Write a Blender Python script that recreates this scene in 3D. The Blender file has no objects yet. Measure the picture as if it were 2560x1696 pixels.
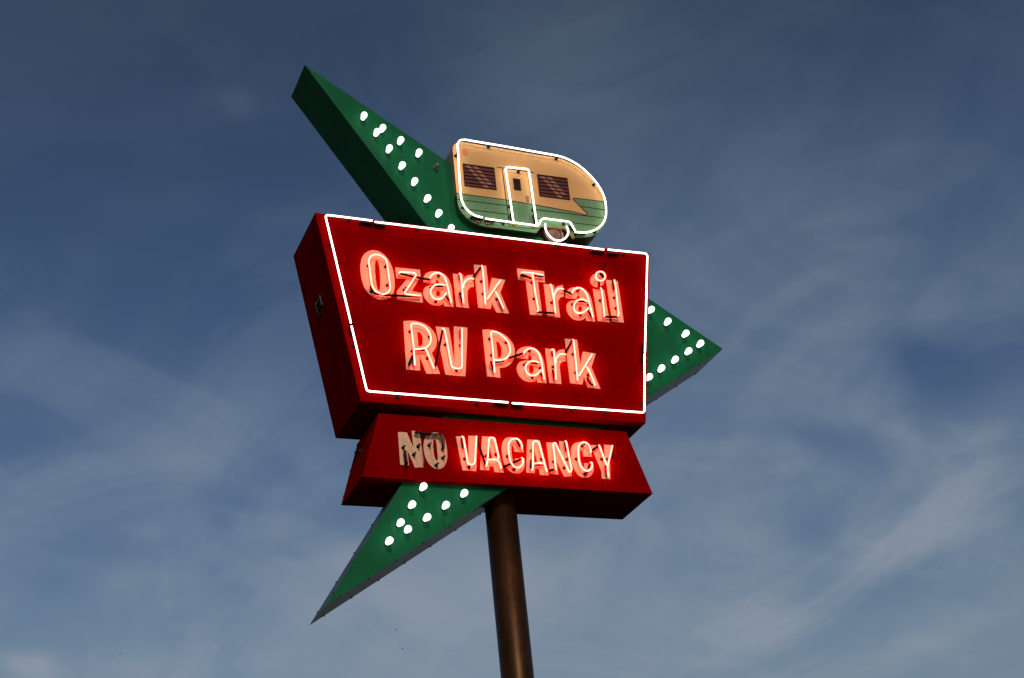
import bpy, bmesh, math, random
from mathutils import Vector, Matrix, Euler
from mathutils.geometry import tessellate_polygon

C = bpy.context.scene.collection
S = bpy.context.scene
R = math.radians
random.seed(7)

# ------------------------------------------------------------------ camera
SIGN_TOP = 10.95            # height of the name board's upper edge above the ground
cam = bpy.data.cameras.new('camera')
cam.sensor_width = 36.0
cam.lens = 3841.2 / 2560 * 36
cam.clip_start = 0.1
cam.clip_end = 20000
camo = bpy.data.objects.new('camera', cam)
C.objects.link(camo)
camo.location = (-6.2732, -14.0899, SIGN_TOP - 9.3513)
camo.rotation_euler = (2.0489, 0.0972, -0.3769)
S.camera = camo

# ------------------------------------------------------------------ sky, dusk light, exposure
S.view_settings.view_transform = 'Standard'
S.view_settings.look = 'None'
S.view_settings.exposure = 0.0
S.view_settings.gamma = 1.0

SUN_DIR = Vector((-0.10, -0.84, 0.50)).normalized()      # towards the last light in the west
world = bpy.data.worlds.new('World')
S.world = world
world.use_nodes = True
nt = world.node_tree
nt.nodes.clear()


class NB:
    """tiny helper for building node chains"""
    def __init__(self, tree):
        self.t = tree

    def n(self, kind, **kw):
        nd = self.t.nodes.new(kind)
        for k, v in kw.items():
            setattr(nd, k, v)
        return nd

    def link(self, a, b):
        self.t.links.new(a, b)

    def put(self, sock, v):
        if isinstance(v, bpy.types.NodeSocket):
            self.t.links.new(v, sock)
        else:
            sock.default_value = v

    def math(self, op, a, b=0.0, c=0.0, clamp=False):
        nd = self.n('ShaderNodeMath', operation=op, use_clamp=clamp)
        self.put(nd.inputs[0], a); self.put(nd.inputs[1], b); self.put(nd.inputs[2], c)
        return nd.outputs[0]

    def maprange(self, v, a, b, c, d, smooth=True):
        nd = self.n('ShaderNodeMapRange', clamp=True)
        if smooth: nd.interpolation_type = 'SMOOTHSTEP'
        self.put(nd.inputs[0], v)
        for i, q in enumerate((a, b, c, d)): nd.inputs[i + 1].default_value = q
        return nd.outputs[0]

    def mix(self, f, a, b, blend='MIX'):
        nd = self.n('ShaderNodeMix', data_type='RGBA', blend_type=blend)
        self.put(nd.inputs[0], f); self.put(nd.inputs[6], a); self.put(nd.inputs[7], b)
        return nd.outputs[2]

    def noise(self, vec, scale, detail=4.0, rough=0.5, dist=0.0):
        nd = self.n('ShaderNodeTexNoise')
        if vec is not None: self.link(vec, nd.inputs['Vector'])
        nd.inputs['Scale'].default_value = scale
        nd.inputs['Detail'].default_value = detail
        nd.inputs['Roughness'].default_value = rough
        nd.inputs['Distortion'].default_value = dist
        return nd.outputs[0]


w = NB(nt)
out = w.n('ShaderNodeOutputWorld')
bg = w.n('ShaderNodeBackground')
sky = w.n('ShaderNodeTexSky', sky_type='NISHITA')
sky.sun_disc = False
sky.sun_elevation = R(4)
sky.sun_rotation = math.atan2(SUN_DIR.x, SUN_DIR.y)
sky.altitude = 200
sky.air_density = 1.0
sky.dust_density = 1.2
sky.ozone_density = 2.5
tc = w.n('ShaderNodeTexCoord')
sep = w.n('ShaderNodeSeparateXYZ')
w.link(tc.outputs['Generated'], sep.inputs[0])
dx, dy, dz = sep.outputs
# the cloud sheet: directions projected on a flat layer high above the town
zc = w.math('MAXIMUM', dz, 0.06)
u = w.math('DIVIDE', dx, zc)
v = w.math('DIVIDE', dy, zc)
SKY_STRENGTH = 0.10
def layer(ang, sx, sy, ox=0.0, oy=0.0):
    ca, sa = math.cos(ang), math.sin(ang)
    p = w.math('MULTIPLY', w.math('ADD', w.math('MULTIPLY', u, ca), w.math('MULTIPLY', v, sa)), sx)
    q = w.math('MULTIPLY', w.math('SUBTRACT', w.math('MULTIPLY', v, ca), w.math('MULTIPLY', u, sa)), sy)
    cb = w.n('ShaderNodeCombineXYZ')
    w.link(w.math('ADD', p, ox), cb.inputs[0]); w.link(w.math('ADD', q, oy), cb.inputs[1])
    return cb.outputs[0]
HEAD_A, ACROSS_A = (0.706, -0.66, 0.257), (0.395, 0.065, -0.916)
HEAD_B, ACROSS_B = (0.872, -0.356, -0.337), (-0.134, 0.489, -0.862)


def streaks(ax, ac, sa, sc, sn, detail, rough, dist, off):
    """wisps drawn out along one heading of the sky: ax = heading of the streaks, ac = across them"""
    ax = Vector(ax).normalized(); ac = Vector(ac).normalized(); an = ax.cross(ac)
    cb = w.n('ShaderNodeCombineXYZ')
    for i_, (v_, s_) in enumerate(((ax, sa), (ac, sc), (an, sn))):
        d_ = w.n('ShaderNodeVectorMath', operation='DOT_PRODUCT')
        w.link(tc.outputs['Generated'], d_.inputs[0]); d_.inputs[1].default_value = v_ * s_
        w.link(w.math('ADD', d_.outputs['Value'], off * (i_ + 1)), cb.inputs[i_])
    return w.noise(cb.outputs[0], 1.0, detail, rough, dist)


fine = streaks(HEAD_A, ACROSS_A, 5.0, 11.0, 5.0, 7, 0.56, 0.9, 3.3)
wisp = streaks(HEAD_B, ACROSS_B, 5.5, 11.0, 5.0, 7, 0.57, 0.9, 8.1)
cl = w.math('ADD', w.math('MULTIPLY', w.maprange(fine, 0.40, 0.64, 0, 1), 0.55), w.math('MULTIPLY', w.maprange(wisp, 0.40, 0.65, 0, 1), 0.45))
# banks and streaks of thin cloud, and the clear gaps between them: (1/length axis, 1/width axis, heading, weight)
BANKS = [
    ((6.927, -6.339, 2.349), (21.205, 4.158, -51.305), (0.5854, 0.7520, 0.3029), 0.75),
    ((10.109, -9.984, 2.991), (15.589, 4.251, -38.499), (0.6131, 0.7189, 0.3276), 0.45),
    ((17.088, -17.556, 3.981), (20.120, 7.951, -51.294), (0.6288, 0.6923, 0.3540), 0.70),
    ((24.598, -11.603, -16.198), (-18.549, 46.716, -61.631), (0.5846, 0.7215, 0.3710), 0.60),
    ((14.451, -5.904, -5.591), (-4.971, 18.134, -31.997), (0.4717, 0.7965, 0.3781), 0.40),
    ((15.103, -7.089, -4.848), (-5.003, 23.639, -50.153), (0.4861, 0.8082, 0.3325), 0.55),
    ((23.295, -7.533, -17.988), (-39.833, 66.888, -79.598), (0.5330, 0.7600, 0.3719), 0.50),
    ((16.170, -13.663, 11.835), (22.773, -3.231, -34.845), (0.5079, 0.8226, 0.2557), 0.60),
    ((7.574, -3.919, -1.534), (-0.745, 9.802, -28.730), (0.4851, 0.8314, 0.2711), 0.25),
    ((11.315, -9.624, 1.776), (33.251, 15.380, -128.486), (0.6050, 0.7569, 0.2472), 0.28),
    ((62.802, -0.710, -16.163), (-30.112, 38.802, -118.709), (0.0854, 0.9532, 0.2899), 0.80),
    ((17.262, -2.429, -2.807), (-7.522, 19.768, -63.367), (0.1776, 0.9453, 0.2738), 0.85),
    ((9.865, -3.170, -0.463), (1.125, 6.398, -19.840), (0.3041, 0.9015, 0.3079), 0.28),
    ((60.235, -15.050, 12.292), (39.881, 46.027, -139.076), (0.1589, 0.9228, 0.3510), 0.25),
    ((48.055, -11.230, 9.110), (27.099, 32.386, -103.021), (0.1543, 0.9302, 0.3330), 0.25),
    ((16.819, -1.149, -1.857), (-2.507, 16.718, -33.040), (0.1096, 0.8902, 0.4421), 0.22),
    ((14.207, -1.492, -1.064), (-1.043, 14.444, -34.171), (0.1248, 0.9153, 0.3831), 0.22),
    ((7.344, -3.225, -0.097), (1.027, 2.628, -9.721), (0.3893, 0.8780, 0.2785), 0.50),
    ((7.118, -2.989, -3.171), (-0.945, 4.576, -6.435), (0.5085, 0.7353, 0.4481), 0.34),
    ((5.632, 3.589, -7.760), (-9.646, 7.770, -3.407), (0.3655, 0.7150, 0.5960), 0.13),
    ((14.047, 3.783, -15.547), (-12.064, 6.979, -9.202), (0.2072, 0.8910, 0.4040), 0.15),
    ((70.139, -2.308, -18.060), (-19.756, 68.545, -85.485), (0.1779, 0.7874, 0.5902), 0.10),
    ((9.509, 6.879, -32.987), (-35.116, 27.021, -4.487), (0.5518, 0.7702, 0.3197), -0.50),
    ((21.525, -11.365, -12.812), (-8.872, 32.861, -44.052), (0.6019, 0.6935, 0.3961), -0.45),
    ((28.076, -2.584, -1.145), (-0.431, 18.578, -52.477), (0.0999, 0.9382, 0.3313), -0.20),
    ((12.017, -9.701, -0.126), (12.466, 16.371, -71.317), (0.6053, 0.7462, 0.2771), -0.25),
    ((14.322, -7.611, -5.693), (-11.312, 68.812, -120.443), (0.5470, 0.7480, 0.3760), -0.30),
]
nz = w.n('ShaderNodeTexNoise'); nz.inputs['Scale'].default_value = 5.0; nz.inputs['Detail'].default_value = 6; nz.inputs['Roughness'].default_value = 0.55
w.link(tc.outputs['Generated'], nz.inputs['Vector'])
nz2 = w.n('ShaderNodeVectorMath', operation='MULTIPLY_ADD')
w.link(nz.outputs['Color'], nz2.inputs[0]); nz2.inputs[1].default_value = (0.09, 0.09, 0.07); nz2.inputs[2].default_value = (-0.045, -0.045, -0.035)
wd = w.n('ShaderNodeVectorMath', operation='ADD')
w.link(tc.outputs['Generated'], wd.inputs[0]); w.link(nz2.outputs[0], wd.inputs[1])
bank = None
haze = None
for a_, b_, c_, amp in BANKS:
    sb = w.n('ShaderNodeVectorMath', operation='SUBTRACT'); w.link(wd.outputs[0], sb.inputs[0]); sb.inputs[1].default_value = c_
    d1 = w.n('ShaderNodeVectorMath', operation='DOT_PRODUCT'); w.link(sb.outputs[0], d1.inputs[0]); d1.inputs[1].default_value = a_
    d2 = w.n('ShaderNodeVectorMath', operation='DOT_PRODUCT'); w.link(sb.outputs[0], d2.inputs[0]); d2.inputs[1].default_value = b_
    r2 = w.math('ADD', w.math('MULTIPLY', d1.outputs['Value'], d1.outputs['Value']), w.math('MULTIPLY', d2.outputs['Value'], d2.outputs['Value']))
    # each bank lies on one side of the sky only
    dc = w.n('ShaderNodeVectorMath', operation='DOT_PRODUCT'); w.link(wd.outputs[0], dc.inputs[0]); dc.inputs[1].default_value = c_
    g = w.math('MULTIPLY', w.math('EXPONENT', w.math('MULTIPLY', r2, -1.0)), w.math('MULTIPLY', w.math('GREATER_THAN', dc.outputs['Value'], 0.0), amp))
    if Vector(b_).length < 15:          # broad veils: smooth
        haze = g if haze is None else w.math('ADD', haze, g)
    else:
        bank = g if bank is None else w.math('ADD', bank, g)
low = w.maprange(dz, 0.26, 0.60, 1.0, 0.12)
grain = w.math('ADD', w.math('MULTIPLY', cl, 0.95), 0.25)
mask = w.math('ADD', w.math('MULTIPLY', w.math('MULTIPLY', cl, low), 0.40), w.math('MULTIPLY', bank, grain))
mask = w.math('ADD', mask, w.math('MULTIPLY', haze, w.math('ADD', w.math('MULTIPLY', cl, 0.35), 0.60)))
mask = w.math('ADD', mask, w.math('MULTIPLY', w.maprange(dz, 0.24, 0.42, 1.0, 0.0), 0.20))
mask = w.math('SUBTRACT', 1.0, w.math('EXPONENT', w.math('MULTIPLY', w.math('MAXIMUM', mask, 0.0), -1.55)))   # thin haze never quite turns opaque
gr = w.n('ShaderNodeValToRGB')
w.link(dz, gr.inputs[0])
ramp = gr.color_ramp
STOPS = [(0.0, (0.70, 0.56, 0.58)), (0.28, (0.66, 0.56, 0.60)), (0.40, (0.58, 0.49, 0.57)),
         (0.515, (0.47, 0.42, 0.49)), (0.62, (0.44, 0.36, 0.385)), (1.0, (0.36, 0.27, 0.29))]
ramp.elements[0].position = STOPS[0][0]; ramp.elements[0].color = (*STOPS[0][1], 1)
ramp.elements[1].position = STOPS[-1][0]; ramp.elements[1].color = (*STOPS[-1][1], 1)
for pos_, col_ in STOPS[1:-1]:
    e_ = ramp.elements.new(pos_); e_.color = (*col_, 1)
grade = w.mix(1.0, sky.outputs[0], gr.outputs[0], 'MULTIPLY')
grade = w.mix(1.0, grade, (2.0, 2.0, 2.0, 1), 'MULTIPLY')
# thin high cloud, a little warm where it is densest
CLOUD = 1.0 / SKY_STRENGTH
ccol = w.mix(w.maprange(mask, 0.35, 0.9, 0, 0.8), (0.235 * CLOUD, 0.305 * CLOUD, 0.365 * CLOUD, 1),
             (0.32 * CLOUD, 0.35 * CLOUD, 0.40 * CLOUD, 1))
skycol = w.mix(w.math('MULTIPLY', mask, 0.85), grade, ccol)
w.link(skycol, bg.inputs[0])
bg.inputs[1].default_value = SKY_STRENGTH
w.link(bg.outputs[0], out.inputs[0])

sun = bpy.data.lights.new('evening_glow', 'SUN')
sun.energy = 1.45
sun.angle = R(11)
sun.color = (1.0, 0.90, 0.82)
suno = bpy.data.objects.new('evening_glow', sun)
C.objects.link(suno)
suno.location = (-5, -20, 30)
suno.rotation_euler = SUN_DIR.to_track_quat('Z', 'Y').to_euler()


# ------------------------------------------------------------------ outlines in metres (x along the boards, z from the name board top)
MAIN_LETTERS = [
  {'ch':'O','o':[(-1.4473,-0.4105,1),(-1.384,-0.4148,1),(-1.3188,-0.4535,1),(-1.2639,-0.5306,1),(-1.2306,-0.6323,1),(-1.2186,-0.7535,1),(-1.223,-0.8586,1),(-1.247,-0.9481,1),(-1.286,-1.0043,1),(-1.3427,-1.0323,1),(-1.398,-1.0411,1),(-1.4673,-1.0249,1),(-1.5271,-0.9803,1),(-1.5736,-0.9083,1),(-1.5998,-0.8165,1),(-1.6101,-0.7049,1),(-1.6008,-0.5903,1),(-1.5751,-0.5081,1),(-1.5367,-0.4547,1),(-1.4956,-0.4256,1)],'h':[[(-1.4133,-0.5344,1),(-1.3959,-0.5471,1),(-1.3866,-0.6163,1),(-1.3847,-0.756,1),(-1.3903,-0.8609,1),(-1.3979,-0.9094,1),(-1.4083,-0.9261,1),(-1.4234,-0.9167,1),(-1.4351,-0.8489,1),(-1.4392,-0.7451,1),(-1.4393,-0.6404,1),(-1.4323,-0.5605,1)]],'n':[[(-1.4215,-0.9929),(-1.4668,-0.9681,1),(-1.5022,-0.9078,1),(-1.5129,-0.8228,1),(-1.5191,-0.6847,1),(-1.5236,-0.598,1),(-1.5087,-0.5436,1),(-1.4713,-0.5081,1),(-1.4232,-0.4958,1),(-1.3686,-0.5082,1),(-1.3235,-0.5466,1),(-1.3098,-0.6064,1),(-1.3015,-0.7627,1),(-1.2939,-0.8919,1),(-1.3052,-0.9451,1),(-1.3429,-0.9838,1),(-1.3989,-1.0057)]],'b':[[(-1.393,-1.0011),(-1.1881,-0.988),(-0.9491,-0.9702)],[(-1.4237,-0.9917),(-1.4705,-0.9928,1),(-1.5072,-0.9542,1),(-1.5162,-0.9079)]],'c':[(-1.5187,-0.6239),(-1.3167,-0.6121),(-1.3078,-0.8512),(-1.4942,-0.9507)],'lit':1},
  {'ch':'z','o':[(-1.1984,-0.6028),(-0.9053,-0.5977),(-0.9038,-0.6877),(-1.0248,-0.8878),(-0.9036,-0.9016),(-0.9016,-1.0257),(-1.2019,-1.0181),(-1.1987,-0.9096),(-1.0685,-0.7356),(-1.1942,-0.7445)],'h':[],'n':[[(-1.1791,-0.706),(-1.1581,-0.6886,1),(-1.0941,-0.6834),(-1.006,-0.6806,1),(-0.9807,-0.6959,1),(-0.9895,-0.7295,1),(-1.057,-0.8381),(-1.1237,-0.9413,1),(-1.1249,-0.9587,1),(-1.1019,-0.9691,1),(-1.0346,-0.97),(-0.9487,-0.9688)]],'b':[[(-1.1713,-0.6991),(-1.0268,-0.7194),(-0.8995,-0.7322),(-0.8275,-0.7376,1),(-0.8061,-0.721)]],'c':[(-1.1125,-0.8892)],'lit':1},
  {'ch':'a','o':[(-0.8673,-0.685),(-0.8295,-0.6336,1),(-0.7789,-0.6071,1),(-0.7131,-0.5973,1),(-0.6407,-0.6089,1),(-0.5867,-0.6468,1),(-0.5525,-0.7271,1),(-0.5393,-0.8139,1),(-0.5365,-1.0398),(-0.649,-1.041),(-0.6492,-0.9931),(-0.6783,-1.0242,1),(-0.732,-1.0406,1),(-0.8036,-1.0321,1),(-0.8565,-0.9903,1),(-0.8842,-0.9325,1),(-0.8859,-0.8804,1),(-0.8645,-0.8298,1),(-0.8176,-0.7954,1),(-0.7471,-0.7712),(-0.6895,-0.7609),(-0.6908,-0.7258,1),(-0.7069,-0.7029,1),(-0.7222,-0.7118,1),(-0.7317,-0.7615),(-0.8761,-0.7592)],'h':[[(-0.6813,-0.8804,1),(-0.6869,-0.8995,1),(-0.6977,-0.9138,1),(-0.7128,-0.9208,1),(-0.7271,-0.9172,1),(-0.7358,-0.9051,1),(-0.7384,-0.887,1),(-0.7329,-0.868,1),(-0.722,-0.8536,1),(-0.7069,-0.8466,1),(-0.6926,-0.8502,1),(-0.6839,-0.8623,1)]],'n':[[(-0.8126,-0.7258),(-0.7892,-0.6833,1),(-0.7463,-0.6516,1),(-0.6893,-0.6491,1),(-0.6434,-0.6834,1),(-0.6179,-0.7686,1),(-0.6021,-0.8723,1),(-0.5832,-1.0142)],[(-0.645,-0.8026),(-0.6686,-0.794,1),(-0.7337,-0.7999,1),(-0.7846,-0.8322,1),(-0.8178,-0.8972,1),(-0.8137,-0.949,1),(-0.7845,-0.9848,1),(-0.741,-0.9929,1),(-0.6909,-0.9698,1),(-0.6555,-0.9309,1),(-0.6329,-0.9021)]],'b':[[(-0.7572,-0.8189),(-0.6426,-0.801)],[(-0.6364,-0.9231),(-0.5824,-1.0043)]],'c':[(-0.6892,-0.6548),(-0.7914,-0.8213),(-0.7485,-0.9955)],'lit':1},
  {'ch':'r','o':[(-0.509,-0.6),(-0.3856,-0.6003),(-0.3866,-0.6585),(-0.3542,-0.6189,1),(-0.311,-0.5975,1),(-0.262,-0.5871),(-0.2667,-0.7467),(-0.309,-0.7587,1),(-0.3415,-0.7998,1),(-0.3546,-0.872,1),(-0.3501,-1.0323),(-0.5025,-1.0317)],'h':[],'n':[[(-0.4508,-0.6273),(-0.4369,-0.6363,1),(-0.4351,-0.747),(-0.4348,-1.0037)],[(-0.417,-0.8023),(-0.4036,-0.7433,1),(-0.3664,-0.6945,1),(-0.3232,-0.6715,1),(-0.2864,-0.6743)]],'b':[[(-0.4482,-0.6247),(-0.4377,-0.7017)],[(-0.4664,-0.8817),(-0.4353,-0.9921)],[(-0.2755,-0.6467),(-0.1672,-0.4899)]],'c':[(-0.4408,-0.8554)],'lit':1},
  {'ch':'k','o':[(-0.2391,-0.4457),(-0.086,-0.4448),(-0.0882,-0.7882),(-0.0296,-0.5978),(0.135,-0.6069),(0.0539,-0.7852),(0.1381,-1.0482),(-0.0186,-1.052),(-0.0623,-0.9317),(-0.0855,-1.0163),(-0.2377,-1.0128)],'h':[],'n':[[(-0.1653,-0.4865),(-0.1574,-0.5351,1),(-0.1676,-0.9895)],[(0.048,-0.654),(-0.1357,-0.9155)],[(-0.0264,-0.8145),(0.0009,-0.8735,1),(0.0486,-1.0182)]],'b':[[(0.012,-0.9154),(0.0495,-1.0128)]],'c':[(-0.1682,-0.6682),(-0.163,-0.8324),(-0.0016,-0.8805)],'lit':1},
  {'ch':'T','o':[(0.3004,-0.4326),(0.644,-0.4299),(0.6394,-0.5814),(0.5492,-0.5803),(0.5523,-1.0369),(0.3984,-1.0358),(0.3932,-0.5834),(0.3014,-0.5825)],'h':[],'n':[[(0.3247,-0.5214),(0.349,-0.5084,1),(0.4731,-0.5052),(0.5961,-0.5158)],[(0.4511,-0.5333),(0.4664,-0.5497,1),(0.4715,-0.7839),(0.4853,-0.9833,1),(0.4682,-1.0145)]],'b':[[(0.4739,-1.0148),(0.696,-1.0039)],[(0.4995,-0.5263),(0.5982,-0.5253)],[(0.3329,-0.5283),(0.4434,-0.5694)],[(0.3223,-0.5477),(0.3984,-0.5521)]],'c':[(0.4666,-0.6064),(0.4705,-0.8226)],'lit':1},
  {'ch':'r','o':[(0.6198,-0.602),(0.7491,-0.6022),(0.7472,-0.6689),(0.7855,-0.6235,1),(0.8273,-0.6003,1),(0.866,-0.5894),(0.8616,-0.7448),(0.8304,-0.752,1),(0.7934,-0.7861,1),(0.7763,-0.8422,1),(0.7789,-1.033),(0.6169,-1.0299)],'h':[],'n':[[(0.6793,-0.6351),(0.6867,-0.6596,1),(0.6975,-0.821),(0.698,-1.009)],[(0.7035,-0.8068),(0.7236,-0.7459,1),(0.7603,-0.6918,1),(0.7971,-0.6721,1),(0.8352,-0.6786)]],'b':[[(0.847,-0.6808),(0.9462,-0.7193)]],'c':[(0.6897,-0.8474)],'lit':1},
  {'ch':'a','o':[(0.8925,-0.684),(0.9262,-0.6436,1),(0.9781,-0.6119,1),(1.0499,-0.5971,1),(1.1359,-0.61,1),(1.1866,-0.6592,1),(1.2124,-0.7295,1),(1.2211,-0.8288,1),(1.2233,-1.0411),(1.1076,-1.0399),(1.1131,-0.9854),(1.073,-1.0256,1),(1.0273,-1.044,1),(0.9502,-1.0388,1),(0.8958,-0.9909,1),(0.8743,-0.9214,1),(0.8785,-0.8668,1),(0.9044,-0.8188,1),(0.9466,-0.7932,1),(1.0182,-0.777),(1.063,-0.7674),(1.0637,-0.7281,1),(1.0536,-0.7046,1),(1.0362,-0.7176,1),(1.0247,-0.7599),(0.8831,-0.7596)],'h':[[(1.0782,-0.8854,1),(1.0722,-0.905,1),(1.0607,-0.9198,1),(1.0468,-0.9268,1),(1.0343,-0.9227,1),(1.0264,-0.9101,1),(1.0253,-0.8912,1),(1.0313,-0.8716,1),(1.0428,-0.8567,1),(1.0567,-0.8498,1),(1.0693,-0.8538,1),(1.0772,-0.8665,1)]],'n':[[(0.9475,-0.7155),(0.9704,-0.672,1),(1.0179,-0.6409,1),(1.0787,-0.6429,1),(1.125,-0.6905,1),(1.1451,-0.7702,1),(1.1602,-0.8864,1),(1.1741,-1.011)],[(1.1225,-0.8091),(1.0942,-0.7923,1),(1.0239,-0.7976,1),(0.9758,-0.8346,1),(0.9451,-0.8922,1),(0.9443,-0.9462,1),(0.9749,-0.977,1),(1.0179,-0.9786,1),(1.0736,-0.95,1),(1.1325,-0.8985)]],'b':[[(1.0132,-0.807),(1.1175,-0.8088)],[(1.1289,-0.9207),(1.1739,-1.0077)]],'c':[(1.0472,-0.6524),(0.9575,-0.8445),(1.1601,-0.8265),(1.0405,-0.9752)],'lit':1},
  {'ch':'i','o':[(1.254,-0.5963),(1.4028,-0.5956),(1.4136,-1.0272),(1.2618,-1.028)],'h':[],'n':[[(1.3295,-0.6072),(1.3397,-0.629,1),(1.3348,-0.8125),(1.3289,-0.9763,1),(1.3194,-0.9882)]],'b':[[(1.3256,-0.5007),(1.327,-0.5882)],[(1.3284,-0.9829),(1.5173,-0.9662)]],'c':[(1.327,-0.7485)],'lit':1},
  {'ch':'dot','o':[(1.4232,-0.4607,1),(1.404,-0.5094,1),(1.3649,-0.5482,1),(1.3164,-0.5659,1),(1.2713,-0.5592,1),(1.2418,-0.5285,1),(1.2355,-0.4831,1),(1.2543,-0.4345,1),(1.2933,-0.3954,1),(1.3419,-0.3774,1),(1.3874,-0.384,1),(1.417,-0.4149,1)],'h':[],'n':[[(1.3118,-0.54),(1.271,-0.5283,1),(1.2559,-0.4904,1),(1.2739,-0.4421,1),(1.3201,-0.4142,1),(1.3651,-0.4217,1),(1.3839,-0.4658,1),(1.3612,-0.5147,1),(1.3136,-0.5398)]],'b':[[(1.3656,-0.4032),(1.3914,-0.4419)]],'c':[(1.3987,-0.3144)],'lit':1},
  {'ch':'l','o':[(1.4456,-0.4469),(1.6021,-0.4487),(1.6028,-1.0144),(1.4512,-1.0106)],'h':[],'n':[[(1.5272,-0.4758),(1.5326,-0.5512,1),(1.5195,-0.8921,1),(1.5192,-0.9376,1),(1.5044,-0.9664)]],'b':[[(1.5156,-0.4781),(1.5171,-0.5937)]],'c':[(1.5186,-0.6901),(1.5207,-0.8321)],'lit':1},
  {'ch':'R','o':[(-1.1492,-1.2871),(-1.0632,-1.2708,1),(-0.965,-1.2731,1),(-0.8753,-1.3062,1),(-0.8076,-1.3699,1),(-0.7772,-1.4445,1),(-0.7761,-1.5148,1),(-0.7983,-1.587,1),(-0.8459,-1.651),(-0.7665,-1.9044),(-0.9278,-1.9142),(-0.9907,-1.6962),(-0.9968,-1.8842),(-1.1558,-1.8837)],'h':[[(-0.9989,-1.4052),(-0.9746,-1.4048,1),(-0.95,-1.4269,1),(-0.9385,-1.4749,1),(-0.9414,-1.5313,1),(-0.9574,-1.5713,1),(-0.9944,-1.5868)]],'n':[[(-1.0734,-1.8478),(-1.0723,-1.6239),(-1.0824,-1.3739,1),(-1.0787,-1.3489,1),(-1.0614,-1.3351,1),(-1.0089,-1.331,1),(-0.9385,-1.3517,1),(-0.8838,-1.4094,1),(-0.8621,-1.4844,1),(-0.8754,-1.5557,1),(-0.9191,-1.6158,1),(-0.9729,-1.6384,1),(-1.0584,-1.6558)],[(-0.9356,-1.6438),(-0.9201,-1.6714,1),(-0.8541,-1.8686)]],'b':[[(-1.0528,-1.6613),(-0.9314,-1.6439)],[(-1.0833,-1.7264),(-1.1367,-1.8447)],[(-1.087,-1.7336),(-1.0745,-1.8286)]],'c':[(-1.0832,-1.416),(-0.8604,-1.4565),(-1.0741,-1.6557),(-0.9038,-1.726)],'lit':1},
  {'ch':'V','o':[(-0.7733,-1.3118),(-0.616,-1.3131),(-0.5865,-1.7585),(-0.5552,-1.2882),(-0.392,-1.2876),(-0.4727,-1.9077),(-0.7058,-1.9045)],'h':[],'n':[[(-0.7159,-1.3673),(-0.7009,-1.3622,1),(-0.6885,-1.3963,1),(-0.6509,-1.7773,1),(-0.6361,-1.8347,1),(-0.6042,-1.8456,1),(-0.5479,-1.8404,1),(-0.5278,-1.8213,1),(-0.4829,-1.3395)]],'b':[[(-0.706,-1.3639),(-0.8316,-1.8266)],[(-0.4916,-1.3451),(-0.5009,-1.4525)]],'c':[(-0.6789,-1.5367),(-0.4991,-1.5295),(-0.5727,-1.844)],'lit':1},
  {'ch':'P','o':[(-0.2137,-1.2963),(-0.1367,-1.2862,1),(-0.0489,-1.2951,1),(0.037,-1.3258,1),(0.1126,-1.3901,1),(0.152,-1.4723,1),(0.1533,-1.5579,1),(0.1269,-1.6458,1),(0.072,-1.7147,1),(0.0071,-1.7524,1),(-0.0549,-1.763),(-0.0524,-1.8861),(-0.2126,-1.8844)],'h':[[(-0.0605,-1.4254),(-0.0354,-1.4337,1),(-0.0122,-1.4742,1),(-0.0044,-1.5447,1),(-0.015,-1.6026,1),(-0.0354,-1.6364,1),(-0.0597,-1.6423)]],'n':[[(-0.1406,-1.8517),(-0.1362,-1.6023),(-0.1376,-1.3751,1),(-0.1301,-1.3472,1),(-0.1101,-1.3365,1),(-0.0566,-1.3454,1),(0.0071,-1.389,1),(0.0617,-1.455,1),(0.0769,-1.539,1),(0.0633,-1.6043,1),(0.0204,-1.6579,1),(-0.0368,-1.688,1),(-0.1258,-1.7013)]],'b':[[(-0.1643,-1.7191),(-0.1419,-1.8325)],[(-0.1068,-1.7151),(-0.01,-1.6926)]],'c':[(-0.1386,-1.4118),(0.0566,-1.4352),(-0.135,-1.6176)],'lit':1},
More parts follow.
